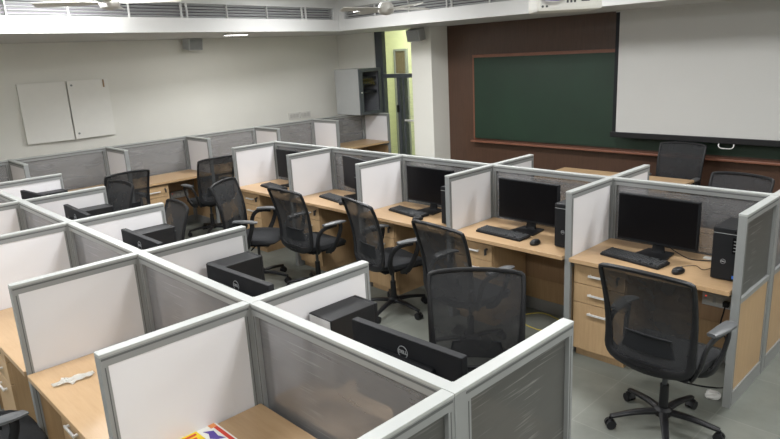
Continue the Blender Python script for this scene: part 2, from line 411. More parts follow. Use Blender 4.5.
# speakers
def speaker(loc, rz, label, tilt=0.2):
    t = empty('wall_speaker', loc, rz); tag(t, label, 'speaker', 'small wall speakers')
    A = Matrix.Translation((0, -0.19, 0)) @ Matrix.Rotation(tilt, 4, 'X')
    MB().box(-0.115, 0.115, -0.08, 0.08, -0.085, 0.085, 0.012, A).build('body', M['rack_grey'], t)
    MB().box(-0.10, 0.10, -0.086, -0.079, -0.07, 0.07, 0.003, A).build('speaker_cloth', M['grey_plastic'], t)
    MB().box(-0.03, 0.03, -0.02, 0.0, -0.05, 0.05, 0.003).sweep([(0, -0.01, 0), (0, -0.06, 0), (0, -0.12, 0)], 0.012, smooth=2).build('bracket', M['grey_plastic'], t)
    return t
speaker((-5.56, 5.93, 2.41), 0.15, 'small grey speaker high on the white column beside the window')
speaker((XL, 3.32, 2.45), PI / 2 + 0.1, 'small grey speaker high on the left wall under the bulkhead')

# wall cupboard with two slightly open flush doors
t = empty('wall_cupboard', (XL, 0, 0)); tag(t, 'flat white two-door cupboard hung on the left wall', 'cupboard')
MB().box(0.0, 0.03, 1.0, 2.10, 1.29, 2.035).build('carcass', M['cupboard_paint'], t)
MB().box(0.032, 0.05, 0.0, 0.555, 0, 0.745, 0.002, Matrix.Translation((0, 1.0, 1.29)) @ Matrix.Rotation(R(-4), 4, 'Z')).build('door', M['cupboard_paint'], t)
d2 = MB().box(0.032, 0.05, -0.535, 0.0, 0, 0.745, 0.002, Matrix.Translation((0, 2.10, 1.29)) @ Matrix.Rotation(R(4), 4, 'Z')).build('door', M['cupboard_paint'], t)
for zl in (1.98, 1.36): MB().cyl((0.075, 1.62, zl), (0.092, 1.62, zl), 0.013).build('lock', M['grey_plastic'], d2, True)
MB().box(0.05, 0.062, 2.03, 2.05, 1.93, 2.03, 0.002).build('hinge', M['brown_board'], d2)

# socket plates on the left wall
t = empty('wall_socket', (XL, 5.25, 1.225)); tag(t, 'white double socket plate on the left wall near the network cabinet', 'socket')
MB().box(0, 0.014, -0.23, -0.005, -0.055, 0.055, 0.003).box(0, 0.014, 0.005, 0.23, -0.055, 0.055, 0.003).build('plate', M['white_plastic'], t)
for y in (-0.18, -0.115, -0.05, 0.05, 0.115, 0.18): MB().box(0.0125, 0.018, y - 0.025, y + 0.025, -0.03, 0.03, 0.002).build('socket_module', M['offwhite'], t)

# network cabinet
t = empty('network_cabinet', (-7.40, 5.70, 1.21)); tag(t, 'grey wall-mounted network cabinet with smoked glass door in the far corner', 'cabinet')
X1, Y1, Z1 = 0.62, 0.49, 0.74
MB().box(0, X1 - 0.03, 0, 0.02, 0, Z1).box(0, X1 - 0.03, Y1 - 0.02, Y1, 0, Z1).box(0, 0.02, 0.02, Y1 - 0.02, 0, Z1).box(0, X1 - 0.03, 0.02, Y1 - 0.02, 0, 0.02).box(0, X1 - 0.03, 0.02, Y1 - 0.02, Z1 - 0.02, Z1).build('body', M['rack_grey'], t)
d = MB().box(X1 - 0.03, X1, 0, 0.07, 0, Z1).box(X1 - 0.03, X1, Y1 - 0.06, Y1, 0, Z1).box(X1 - 0.03, X1, 0.07, Y1 - 0.06, 0, 0.05).box(X1 - 0.03, X1, 0.07, Y1 - 0.06, Z1 - 0.05, Z1).build('door', M['frame_grey'], t)
MB().box(X1 - 0.018, X1 - 0.012, 0.07, Y1 - 0.06, 0.05, Z1 - 0.05).build('pane', M['smoked'], d)
MB().cyl((X1, 0.035, 0.36), (X1 + 0.012, 0.035, 0.36), 0.012).build('lock', M['chrome'], d, True)
mb = MB()
for z in (0.56, 0.47, 0.34): mb.box(0.08, X1 - 0.08, 0.05, Y1 - 0.05, z, z + 0.045, 0.003)
mb.build('network_switch', M['steel_dark'], t)
mb = MB(); rnd = random.Random(3)
for i in range(5):
    y = 0.12 + i * 0.055
    mb.sweep([(X1 - 0.08, y, 0.58), (X1 - 0.05, y + 0.03, 0.55 - 0.02 * i), (X1 - 0.06, y + 0.01, 0.50)], 0.0035, smooth=4, seg=6)
mb.build('patch_cables', M['cable_yellow'], t, True)
MB().box(0.05, 0.5, Y1, Y1 + 0.012, 0.1, 0.6).build('wall_bracket', M['steel_dark'], t)

# ---------------------------------------------------------------- ceiling fans and projector
def fan(loc, rz, label, r=0.62):
    t = empty('ceiling_fan', loc, rz); tag(t, label, 'fan', 'ceiling fans')
    MB().lathe([(0.02, 0.08), (0.06, 0.07), (0.08, 0.04), (0.09, 0.0), (0.08, -0.03), (0.045, -0.05), (0.01, -0.055)]).build('motor_housing', M['offwhite'], t, True)
    MB().cyl((0, 0, 0.09), (0, 0, CEIL - loc[2]), 0.014).lathe([(0.015, -0.08), (0.06, -0.03), (0.06, 0.0)], (0, 0, CEIL - loc[2])).build('down_rod', M['offwhite'], t, True)
    for k in range(4):
        A = Matrix.Rotation(k * PI / 2, 4, 'Z') @ Matrix.Translation((0, 0, 0.01)) @ Matrix.Rotation(R(14), 4, 'X')
        MB().prism([(0.09, -0.03), (0.2, -0.055), (r, -0.07), (r + 0.01, 0.05), (0.2, 0.05), (0.09, 0.03)], -0.004, 0.004, M4=A).build('blade', M['offwhite'], t)
    return t
fan((-4.02, 3.70, 2.625), R(-8), 'small white four-blade ceiling fan in front of the window bulkhead', 0.56)
fan((-4.80, 1.08, 2.72), R(62), 'small white ceiling fan in front of the left bulkhead', 0.6)

t = empty('projector', (-1.09, 2.40, 2.40), R(45)); tag(t, 'white ceiling-mounted projector with dark lens end', 'projector')
t.location = (-0.95, 2.16, 2.405); t.scale = (0.92, 0.92, 0.92)
MB().box(-0.20, 0.20, -0.14, 0.14, -0.05, 0.05, 0.02).build('body', M['white_plastic'], t)
MB().cyl((-0.11, 0.13, 0.0), (-0.11, 0.165, 0.0), 0.04, 0.035).build('projection_lens', M['lens'], t, True)
mb = MB()
for i in range(3): mb.box(-0.02 + i * 0.022, -0.008 + i * 0.022, -0.144, -0.139, -0.005, 0.035)
mb.box(0.07, 0.12, -0.144, -0.139, 0.0, 0.03); mb.build('ports', M['dark_grey'], t)
MB().cyl((-0.165, -0.139, -0.02), (-0.165, -0.144, -0.02), 0.007).cyl((-0.14, -0.139, -0.02), (-0.14, -0.144, -0.02), 0.007).build('screws', M['dark_grey'], t)
MB().sweep([(-0.17, -0.14, 0.03), (-0.15, -0.19, 0.02), (-0.08, -0.20, 0.015), (-0.03, -0.17, 0.03), (-0.02, -0.14, 0.03)], 0.009, smooth=5).sweep([(-0.15, -0.14, 0.04), (-0.10, -0.18, 0.035), (0.0, -0.17, 0.08), (0.02, -0.03, 0.3), (0.02, 0, CEIL - 2.43)], 0.007, smooth=5).build('cables', M['violet'], t, True)
MB().cyl((0, 0, 0.05), (0, 0, CEIL - 2.43), 0.02).box(-0.09, 0.09, -0.09, 0.09, 0.05, 0.06).build('mount', M['white_paint'], t)

# ---------------------------------------------------------------- partitions
A = 1.1029; HP = 1.205; TH = 0.044; PW = 0.05
AR = 1.0872
def panel(loc, rz, L, kind, label, group, low=0.67):
    """upright divider of length L along its local x, standing on z=0; kind 'glazed' or 'white'"""
    t = empty('partition_panel', loc, rz); tag(t, label, 'partition', group)
    h = TH / 2; f = 0.038; g_ = 0.027
    fr = MB()
    fr.box(0, L, -h, h, HP - f - 0.008, HP - 0.008).box(0, g_, -h, h, 0.0, HP - f - 0.008).box(L - g_, L, -h, h, 0.0, HP - f - 0.008)
    fr.box(g_, L - g_, -h, h, low, low + 0.03).box(g_, L - g_, -h, h, 0.0, 0.10)
    fr.build('frame', M['alu'], t)
    MB().box(0, L, -h - 0.002, h + 0.002, HP - 0.008, HP + 0.004, 0.002).build('top_cap', M['alu_cap_lit'], t)
    g = MB()
    for s in (-1, 1):
        y0, y1 = (h - 0.001, h + 0.0008) if s > 0 else (-h - 0.0008, -h + 0.001)
        g.box(0.006, L - 0.006, y0, y1, HP - 0.022, HP - 0.014)
        g.box(0.014, 0.018, y0, y1, 0.02, HP - 0.05).box(L - 0.018, L - 0.014, y0, y1, 0.02, HP - 0.05)
    g.build('groove', M['groove'], t)
    if kind == 'glazed':
        MB().box(g_, L - g_, -0.005, 0.005, low + 0.03, HP - f - 0.008).build('pane', M['film_end' if label.find('end divider') >= 0 else 'film'], t)
    else:
        MB().box(g_, L - g_, -0.019, 0.019, low + 0.03, HP - f - 0.008).build('upper_board', M['laminate'], t)
    MB().box(g_, L - g_, -0.013, 0.013, 0.10, low).build('lower_board', M['beech_v'], t)
    return t
def post(loc, label, group):
    t = empty('partition_post', loc); tag(t, label, 'partition post', group)
    MB().box(-PW / 2, PW / 2, -PW / 2, PW / 2, 0, HP - 0.004).build('upright', M['alu'], t)
    MB().box(-PW / 2 - 0.001, PW / 2 + 0.001, -PW / 2 - 0.001, PW / 2 + 0.001, HP - 0.004, HP + 0.006, 0.002).build('cap', M['alu_cap_lit'], t)
    return t
ORD = ['first', 'second', 'third', 'fourth', 'fifth', 'sixth', 'seventh', 'eighth']
hp = PW / 2
# near block: spine along X at Y=0
for k in range(5):
    panel((-A * (k + 1) + hp, 0, 0), 0, A - PW, 'glazed', f'dusty glazed spine panel of the near cubicle block, {ORD[k]} from its right end', 'spine panels of the near block')
for k in range(6):
    post((-A * k, 0, 0), f'silver post on the near cubicle block spine, {ORD[k]} from its right end', 'posts of the near block')
for k in range(6):
    kind = 'glazed' if k == 0 else 'white'
    look = 'dusty glazed end divider' if k == 0 else 'white silver-framed cross divider'
    panel((-A * k, hp, 0), PI / 2, 0.644 - hp, kind, f'{look}, far side of the near block, {ORD[k]} from right', 'cross dividers of the near block')
for k in range(5):
    kind = 'glazed' if k == 0 else 'white'
    look = 'dusty glazed end divider' if k == 0 else 'white silver-framed cross divider'
    panel((-A * k, -hp, 0), -PI / 2, 0.637 - hp, kind, f'{look}, camera side of the near block, {ORD[k]} from right', 'cross dividers of the near block')
# right block: spine along X at Y=3.08
YS, YN = 3.085, 2.49
NR = 5
for k in range(NR):
    panel((-AR * (k + 1) + hp, YS, 0), 0, AR - PW, 'glazed', f'dusty glazed spine panel of the chalkboard block, {ORD[k]} from its right end', 'spine panels of the chalkboard-side block')
for k in range(NR + 1):
    post((-AR * k, YS, 0), f'silver post on the chalkboard-side block spine, {ORD[k]} from its right end', 'posts of the chalkboard-side block')
    kind = 'glazed' if k == 0 else 'white'
    look = 'glazed end divider with beech lower board' if k == 0 else 'white silver-framed cross divider'
    panel((-AR * k, YS - hp, 0), -PI / 2, YS - YN - hp, kind, f'{look}, aisle side of the chalkboard block, {ORD[k]} from right', 'cross dividers of the chalkboard-side block')
for k in range(3):
    kind = 'glazed' if k == 0 else 'white'
    panel((-AR * k, YS + hp, 0), PI / 2, YS - YN - hp, kind, f'cross divider on the chalkboard side of the far block, {ORD[k]} from its right end', 'cross dividers of the chalkboard-side block')
# left block: spine along Y at X=-7.2
XW = -7.2
for k in range(-1, 6):
    y = 0.62 + 1.1 * k
    n_ = k + 1
    if k < 5: panel((XW, y + hp, 0), PI / 2, 1.1 - PW, 'glazed', f'dusty glazed spine panel along the left wall, {ORD[n_]} from the left edge', 'spine panels of the left-wall row')
    if k >= 0:
        post((XW, y, 0), f'square silver post on the spine along the left wall, {ORD[k]} from the left edge', 'posts of the left-wall row')
        panel((XW + hp, y, 0), 0, 0.62 - hp, 'white', f'white cross divider of the row along the left wall, {ORD[k]} from the left edge', 'cross dividers of the left-wall row')

# ---------------------------------------------------------------- desks with pedestals
def desk(loc, rz, W, D, label, group, grain='beech'):
    """local: x along the desk, front edge at y=0, back at y=D"""
    t = empty('cubicle_desk', loc, rz); tag(t, label, 'desk', group)
    MB().box(0, W, -0.01, D, 0.722, 0.75, 0.002).build('desktop', M[grain], t)
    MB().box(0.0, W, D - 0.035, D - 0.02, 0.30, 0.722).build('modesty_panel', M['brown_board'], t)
    return t
def pedestal_make():
    t = empty('drawer_pedestal'); tag(t, 'x', 'drawer unit', 'beech drawer units under the desks')
    W, D, H = 0.38, 0.46, 0.70
    MB().box(0, W, 0.02, D, 0.06, H).box(0.01, W - 0.01, 0.04, D, 0.0, 0.06).build('body', M['beech_v'], t)
    for i, (z0, z1) in enumerate(((0.56, 0.695), (0.42, 0.555), (0.065, 0.415))):
        d = MB().box(0.003, W - 0.003, 0, 0.02, z0, z1, 0.0015).build('drawer', M['beech_v'], t)
        zh = z1 - 0.065
        MB().box(0.12, 0.26, -0.025, -0.015, zh - 0.006, zh + 0.008, 0.002).box(0.125, 0.137, -0.016, 0, zh - 0.004, zh + 0.006).box(0.243, 0.255, -0.016, 0, zh - 0.004, zh + 0.006).build('handle', M['chrome'], d)
        if i == 0:
            MB().cyl((0.33, 0.0, z1 - 0.04), (0.33, -0.008, z1 - 0.04), 0.010).box(0.326, 0.334, -0.03, -0.008, z1 - 0.085, z1 - 0.035, 0.001).build('lock', M['steel_dark'], d)
    return t
ped = pedestal_make(); ped_used = [False]
index_kids()
def put_ped(loc, rz, label):
    f = not ped_used[0]; ped_used[0] = True
    return place(ped, loc, rz, label, f)

# right block desks
for k in range(NR):
    desk((-AR * (k + 1) + 0.027, YN - 0.02, 0), 0, AR - 0.054, YS - YN - 0.005, f'beech desk on the aisle side of the chalkboard block, {ORD[k]} from right', 'desks of the chalkboard-side block')
    put_ped((-AR * (k + 1) + 0.03, YN + 0.035, 0), 0, f'three-drawer beech unit under the {ORD[k]} desk from the right, chalkboard block')
desk((-0.027, 2 * YS - YN + 0.02, 0), PI, AR - 0.054, YS - YN - 0.005, 'beech desk behind the glazed spine, on the chalkboard side of the far block', 'desks of the chalkboard-side block')
# near block desks
for k in range(5):
    desk((-A * (k + 1) + 0.027, -0.637, 0), 0, A - 0.054, 0.61, f'beech desk on the camera side of the near block, {ORD[k]} from its right end', 'desks of the near block')
    desk((-A * k - 0.027, 0.637, 0), PI, A - 0.054, 0.61, f'beech desk on the far side of the near block, {ORD[k]} from its right end', 'desks of the near block')
put_ped((-2 * A + 0.05, -0.545, 0), 0, 'three-drawer beech unit under the near desk with the crumpled tissues')
put_ped((-1 * A + 0.05, -0.60, 0), 0, 'three-drawer beech unit under the near desk with the leaflet')
put_ped((-3 * A + 0.05, -0.60, 0), 0, 'three-drawer beech unit under the third near desk at the left edge')
for k in range(5):
    put_ped((-A * k - 0.05, 0.60, 0), PI, f'three-drawer beech unit, far side of the near block, {ORD[k]} cubicle from right')
# left block desks
for k in range(-1, 5):
    y = 0.62 + 1.1 * k
    desk((XW + 0.62, y + 0.027, 0), PI / 2, 1.1 - 0.054, 0.59, f'beech desk against the left wall, {ORD[k + 1]} from the left edge', 'desks of the left-wall row', 'beech')
    if k >= 0: put_ped((XW + 0.60, y + 0.09, 0), PI / 2, f'three-drawer beech unit under the left-wall desk, {ORD[k]} cubicle from the left')
# teacher's desk near the board
t = empty('teacher_desk', (-1.36, 5.42, 0), PI); tag(t, 'plain beech teacher desk in front of the projection screen', 'desk')
MB().box(0, 1.5, 0, 0.65, 0.722, 0.75, 0.003).build('desktop', M['beech'], t)
MB().box(0.02, 0.045, 0.02, 0.62, 0, 0.722).build('side_panel', M['beech_v'], t)
MB().box(1.455, 1.48, 0.02, 0.62, 0, 0.722).build('side_panel', M['beech_v'], t)
MB().box(0.045, 1.455, 0.55, 0.57, 0.15, 0.722).build('modesty_panel', M['beech_v'], t)

# ---------------------------------------------------------------- office chair (faces +Y, origin on the floor)
def chair_make():
    t = empty('office_chair'); tag(t, 'x', 'chair', 'black mesh office chairs')
    MB().lathe([(0.03, 0.075), (0.048, 0.08), (0.05, 0.115), (0.035, 0.13), (0.028, 0.13)], seg=20).cyl((0, 0, 0.12), (0, 0, 0.27), 0.026, 0.024).build('base_hub', M['black'], t, True)
    for k in range(5):
        a = 2 * PI * k / 5 + 0.20
        c, s = math.cos(a), math.sin(a)
        L = MB().sweep([(0.03 * c, 0.03 * s, 0.10), (0.15 * c, 0.15 * s, 0.098), (0.30 * c, 0.30 * s, 0.075)], [0.026, 0.022, 0.016], [0.016, 0.014, 0.011], seg=10, power=3).build('base_leg', M['black'], t, True)
        ex, ey = 0.30 * c, 0.30 * s
        q = (-s, c)
        MB().cyl((ex, ey, 0.075), (ex, ey, 0.05), 0.008).cyl((ex + q[0] * 0.007, ey + q[1] * 0.007, 0.028), (ex + q[0] * 0.026, ey + q[1] * 0.026, 0.028), 0.027).cyl((ex - q[0] * 0.007, ey - q[1] * 0.007, 0.028), (ex - q[0] * 0.026, ey - q[1] * 0.026, 0.028), 0.027).sweep([(ex - 0.03 * c, ey - 0.03 * s, 0.03), (ex - 0.015 * c, ey - 0.015 * s, 0.052), (ex + 0.012 * c, ey + 0.012 * s, 0.057)], 0.022, 0.004, up=(0, 0, 1)).build('caster', M['black'], L, True)
    MB().cyl((0, 0, 0.26), (0, 0, 0.40), 0.014).build('gas_lift', M['steel_dark'], t, True)
    MB().box(-0.075, 0.075, -0.13, 0.10, 0.385, 0.425, 0.01).sweep([(0.06, 0.02, 0.40), (0.15, 0.02, 0.395), (0.20, 0.02, 0.385)], 0.008, 0.005).build('tilt_mechanism', M['black_matte'], t, True)
    # seat cushion: rounded superellipse pad with a waterfall front
    def seat(zt, zb, g):
        mb = MB(); N = 36; rings = []
        def ring(sc, z, droop):
            r = []
            for i in range(N):
                a = 2 * PI * i / N; ca, sa = math.cos(a), math.sin(a); e = 2 / 4.2
                x = 0.245 * sc * math.copysign(abs(ca) ** e, ca); y = 0.235 * sc * math.copysign(abs(sa) ** e, sa)
                dz = -droop * max(0, (y - 0.10) / 0.13) ** 2 + 0.012 * (x / 0.245) ** 2
                r.append(mb.bm.verts.new((x * (1 - 0.06 * (y < 0) * abs(y) / 0.235), y + 0.01, z + dz)))
            return r
        prof = [(0.80, zb, 0.01), (0.97, zb + 0.006, 0.015), (1.0, (zb + zt) / 2, 0.022), (0.975, zt - 0.010, 0.03), (0.92, zt - 0.002, 0.03), (0.6, zt + g, 0.03), (0.2, zt + g - 0.006, 0.03)]
        for p in prof: rings.append(ring(*p))
        for a, b in zip(rings, rings[1:]):
            for i in range(N): mb.bm.faces.new((a[i], a[(i + 1) % N], b[(i + 1) % N], b[i]))
        mb.bm.faces.new(rings[0][::-1]); mb.bm.faces.new(rings[-1]); return mb
    seat(0.492, 0.437, 0.004).build('seat', M['fabric'], t, True)
    MB().box(-0.20, 0.20, -0.19, 0.20, 0.422, 0.440, 0.008).build('seat_pan', M['black_matte'], t)
    # backrest frame
    def back_y(z):   # profile of the back, lumbar bulge forward
        u = (z - 0.50) / 0.52
        return -0.225 - 0.085 * u ** 1.5 + 0.022 * math.sin(min(max(u, 0), 1) * PI)
    def hw(z):
        u = (z - 0.50) / 0.52
        return 0.226 + 0.024 * min(1, u * 1.3)
    pts = []
    for z in (0.52, 0.60, 0.70, 0.82, 0.93, 0.99): pts.append((-hw(z), back_y(z) - 0.0, z))
    top = [(-0.235, back_y(1.018), 1.018), (-0.12, back_y(1.03) - 0.012, 1.030), (0, back_y(1.032) - 0.016, 1.033), (0.12, back_y(1.03) - 0.012, 1.030), (0.235, back_y(1.018), 1.018)]
    right = [(-p[0], p[1], p[2]) for p in reversed(pts)]
    bot = [(0.17, -0.235, 0.478), (0, -0.250, 0.462), (-0.17, -0.235, 0.478)]
    loop = pts + top + right + bot
    wd = [0.024, 0.022, 0.018, 0.014, 0.012, 0.012] + [0.012] * 5 + [0.012, 0.012, 0.014, 0.018, 0.022, 0.024] + [0.026, 0.03, 0.026]
    MB().sweep(loop, wd, [0.013] * len(loop), seg=8, closed=True, up=(0, 1, 0.1), smooth=3, power=2.6).build('back_frame', M['black'], t, True)
    def bf(u, v):
        z = 0.50 + 0.525 * v; h_ = hw(z) if z < 1.0 else 0.24
        x = (2 * u - 1) * (h_ - 0.004)
        return (x, back_y(z) - 0.018 * (1 - (2 * u - 1) ** 2) + 0.002, z)
    MB().grid(bf, 8, 12).build('back_mesh', M['mesh'], t, True)
    # lumbar pad behind the mesh
    MB().grid(lambda u, v: ((2 * u - 1) * (0.15 - 0.02 * v), back_y(0.56 + 0.09 * v) - 0.028 + 0.02 * (2 * u - 1) ** 2, 0.555 + 0.10 * v), 8, 3).sweep([(-0.13, -0.232, 0.655), (0, -0.252, 0.66), (0.13, -0.232, 0.655)], 0.006).build('lumbar_support', M['black_matte'], t, True)
    MB().sweep([(0, -0.06, 0.40), (0, -0.17, 0.41), (0, -0.245, 0.45), (0, -0.25, 0.50)], [0.05, 0.055, 0.07, 0.10], [0.014, 0.014, 0.013, 0.010], power=3).build('back_bracket', M['black'], t, True)
    for s in (-1, 1):
        a_ = MB().sweep([(s * 0.19, -0.03, 0.425), (s * 0.245, 0.0, 0.435), (s * 0.275, 0.045, 0.52), (s * 0.285, 0.085, 0.62), (s * 0.283, 0.09, 0.672)], [0.030, 0.028, 0.022, 0.020, 0.022], [0.012, 0.012, 0.011, 0.010, 0.009], up=(1, 0, 0), power=3).sweep([(s * 0.285, 0.04, 0.672), (s * 0.280, -0.08, 0.668), (s * 0.270, -0.15, 0.62), (s * 0.255, -0.17, 0.52), (s * 0.20, -0.12, 0.425)], [0.020, 0.020, 0.020, 0.022, 0.026], [0.008, 0.010, 0.010, 0.011, 0.012], up=(1, 0, 0.01), power=3).build('armrest', M['black'], t, True)
        MB().sweep([(s * 0.270, -0.10, 0.690), (s * 0.284, 0.0, 0.695), (s * 0.284, 0.09, 0.692), (s * 0.268, 0.145, 0.684)], [0.026, 0.036, 0.037, 0.026], [0.011, 0.013, 0.012, 0.008], seg=10, power=3).build('arm_pad', M['grey_pad'], a_, True)
    return t
chair = chair_make(); chair_used = [False]
index_kids()
def put_chair(x, y, deg, label):
    f = not chair_used[0]; chair_used[0] = True
    return place(chair, (x, y, 0), R(deg), label, f)
put_chair(-0.20, 2.06, -3, 'black mesh chair with grey armrests at the nearest right-hand desk')
put_chair(-0.72, 1.00, 217, 'black mesh chair back rising just behind the near glazed end divider')
put_chair(-1.66, 2.12, -6, 'black mesh chair at the second desk from the right of the chalkboard block')
put_chair(-2.65, 2.29, -13, 'black mesh chair at the third desk from the right of the chalkboard block')
put_chair(-3.62, 2.22, 0, 'black mesh chair at the fourth desk from the right of the chalkboard block')
put_chair(-4.26, 1.98, 303, 'black mesh chair turned sideways in the aisle behind the fourth chalkboard-block desk chair')
put_chair(-4.04, 0.77, 173, 'dark rounded chair back seen edge-on above the fourth far-side cubicle of the near block')
put_chair(-5.46, 0.88, 185, 'dark rounded chair back seen above the fifth far-side cubicle of the near block')
put_chair(-6.34, 1.47, 92, 'black mesh chair with wide framed back pushed in at the left-wall row')
put_chair(-6.34, 2.60, 90, 'black chair pushed under the left-wall desk beside the power box')
put_chair(-2.21, -0.875, 0, 'black chair cut by the bottom left corner, armrests reaching the near desk')
put_chair(-1.735, 5.70, 178, 'black mesh chair standing behind the teacher desk')
put_chair(-0.68, 4.21, 172, 'black mesh chair whose top shows above the glazed spine below the screen')

# ---------------------------------------------------------------- monitors, towers, keyboards, mice
def logo_mesh(r):
    bm = bmesh.new()
    mbr = MB(); pts = [(r * math.cos(2 * PI * i / 24), 0, r * math.sin(2 * PI * i / 24)) for i in range(24)]
    mbr.sweep(pts, r * 0.07, 0.0012, closed=True, smooth=1, seg=6, up=(0, 1, 0))
    return mbr
def add_logo(parent, M4, r):
    """ring with the four letters inside, in the local xz plane, read from -y"""
    T = text_mesh('DELL', r * 0.78, 'logo', M['logo'], parent, Matrix.Rotation(PI / 2, 4, 'X'), 0.0008, 0.0004)
    mb = logo_mesh(r); mb.bm.from_mesh(T)
    bmesh.ops.transform(mb.bm, matrix=M4, verts=mb.bm.verts)
    return mb.build('logo', M['logo'], parent)
def monitor_make():
    """screen faces -Y; origin on the desk under the stand"""
    t = empty('monitor'); tag(t, 'x', 'monitor', 'black desktop monitors')
    MB().box(-0.277, 0.277, -0.012, 0.022, 0.078, 0.405, 0.004).build('casing', M['black_matte'], t)
    MB().box(-0.268, 0.268, -0.0135, -0.011, 0.094, 0.397).build('screen', M['black_gloss'], t)
    r_ = MB().box(-0.16, 0.16, 0.02, 0.045, 0.12, 0.33, 0.012).build('rear_housing', M['black_matte'], t)
    add_logo(t, Matrix.Translation((0, 0.0235, 0.345)) @ Matrix.Rotation(PI, 4, 'Z'), 0.024)
    MB().sweep([(0, 0.05, 0.24), (0, 0.055, 0.14), (0, 0.04, 0.01)], [0.035, 0.035, 0.045], [0.012, 0.012, 0.012], up=(0, 1, 0), power=4).build('neck', M['black'], t, True)
    MB().prism([(-0.115, -0.10), (0.115, -0.10), (0.09, 0.09), (-0.09, 0.09)], 0.0, 0.012).build('stand_base', M['black'], t)
    return t
mon = monitor_make()
def tower_make():
    """front faces -Y, origin at the centre of its underside"""
    t = empty('computer_tower'); tag(t, 'x', 'computer', 'black computer towers')
    w_, d_, h_ = 0.078, 0.138, 0.325
    MB().box(-w_, w_, -d_ + 0.02, d_, 0.006, h_, 0.004).box(-w_ + 0.01, w_ - 0.01, -0.11, -0.09, 0, 0.008).box(-w_ + 0.01, w_ - 0.01, 0.09, 0.11, 0, 0.008).build('case', M['black'], t)
    MB().box(-w_, w_, -d_, -d_ + 0.022, 0.006, h_, 0.006).build('front_bezel', M['black_matte'], t)
    MB().box(-w_ + 0.004, w_ - 0.004, -d_ - 0.0015, -d_ + 0.002, h_ - 0.034, h_ - 0.030).build('bezel_trim', M['grey_plastic'], t)
    MB().box(0.034, 0.062, -d_ - 0.0015, -d_ + 0.002, h_ - 0.15, h_ - 0.05, 0.001).cyl((0.05, -d_ - 0.001, h_ - 0.018), (0.05, -d_ + 0.004, h_ - 0.018), 0.007).build('port_strip', M['black_gloss'], t)
    mb = MB()
    for i in range(4): mb.box(0.042, 0.055, -d_ - 0.0022, -d_ - 0.001, h_ - 0.075 - i * 0.02, h_ - 0.070 - i * 0.02)
    mb.build('ports', M['grey_plastic'], t)
    add_logo(t, Matrix.Translation((-0.01, -d_ - 0.001, 0.12)), 0.014)
    MB().box(0.045, 0.063, -d_ - 0.001, -d_ + 0.001, 0.02, 0.04).build('sticker', M['blue'], t)
    MB().box(-w_ + 0.006, w_ - 0.006, d_ - 0.001, d_ + 0.002, 0.012, h_ - 0.006).build('rear_plate', M['chrome'], t)
    mb = MB()
    for i in range(5): mb.box(-0.05, 0.02, d_ + 0.001, d_ + 0.003, 0.04 + i * 0.024, 0.05 + i * 0.024)
    mb.box(-0.055, 0.03, d_ + 0.001, d_ + 0.003, 0.18, 0.26); mb.build('rear_slots', M['dark_grey'], t)
    return t
tow = tower_make()
def keyboard_make():
    t = empty('keyboard'); tag(t, 'x', 'keyboard', 'black keyboards')
    MB().box(-0.22, 0.22, -0.068, 0.068, 0.0, 0.016, 0.003, Matrix.Rotation(R(3), 4, 'X') @ Matrix.Translation((0, 0, 0.003))).build('body', M['black_matte'], t)
    mb = MB()
    for j in range(6):
        for i in range(21):
            x = -0.205 + i * 0.0205; y = -0.052 + j * 0.0205
            if i in (14, 18) and j in (0, 5): continue
            mb.box(x - 0.0072, x + 0.0072, y - 0.0072, y + 0.0072, 0.017, 0.0265, 0, Matrix.Rotation(R(3), 4, 'X') @ Matrix.Translation((0, 0, 0.002)))
    mb.build('keys', M['dark_grey'], t)
    return t
kb = keyboard_make()
def mouse_make():
    t = empty('mouse'); tag(t, 'x', 'mouse', 'black computer mice')
    prof = []
    mb = MB(); N = 20; rings = []
    for sc, z in ((0.9, 0.0), (1.0, 0.008), (0.97, 0.018), (0.8, 0.029), (0.5, 0.035), (0.15, 0.037)):
        rings.append([mb.bm.verts.new((0.031 * sc * math.cos(2 * PI * i / N), 0.056 * sc * math.sin(2 * PI * i / N) - 0.008 * (z / 0.037), z)) for i in range(N)])
    for a, b2 in zip(rings, rings[1:]):
        for i in range(N): mb.bm.faces.new((a[i], a[(i + 1) % N], b2[(i + 1) % N], b2[i]))
    mb.bm.faces.new(rings[0][::-1]); mb.bm.faces.new(rings[-1])
    mb.build('body', M['black'], t, True)
    MB().cyl((-0.004, 0.025, 0.026), (0.004, 0.025, 0.026), 0.009).build('scroll_wheel', M['grey_plastic'], t, True)
    return t
mo = mouse_make()
index_kids()
used = set()
def put(root, x, y, deg, label, z=0.75):
    f = root.name not in used; used.add(root.name)
    return place(root, (x, y, z + 0.0005), R(deg), label, f)
# chalkboard-side block, aisle side
put(mon, -0.635, 2.86, -2, 'black monitor with dark screen and wide black border on the nearest right-hand desk')
put(tow, -0.118, 2.765, 0, 'black tower with blue sticker standing at the right of the nearest right-hand desk')
put(kb, -0.70, 2.68, -9, 'black keyboard on the nearest right-hand desk in front of the monitor')
put(mo, -0.375, 2.605, -10, 'black mouse on the nearest right-hand desk')
put(mon, -1.66, 2.86, -1, 'black monitor on the second desk from the right in the chalkboard block')
put(tow, -1.20, 2.765, 0, 'black tower on the second desk from the right, beside a white divider')
put(kb, -1.76, 2.66, -4, 'black keyboard on the second desk from the right in the chalkboard block')
put(mo, -1.42, 2.60, 0, 'black mouse on the second desk from the right in the chalkboard block')
put(mon, -2.74, 2.90, 0, 'black monitor on the third desk from the right in the chalkboard block')
put(tow, -2.29, 2.765, 0, 'black tower on the third desk from the right in the chalkboard block')
put(kb, -2.86, 2.73, -9, 'black keyboard in clear view on the third desk of the chalkboard block')
put(mo, -2.62, 2.60, -10, 'black mouse on the third desk of the chalkboard block')
put(mon, -3.79, 2.93, -14, 'black monitor on the fourth desk of the chalkboard block')
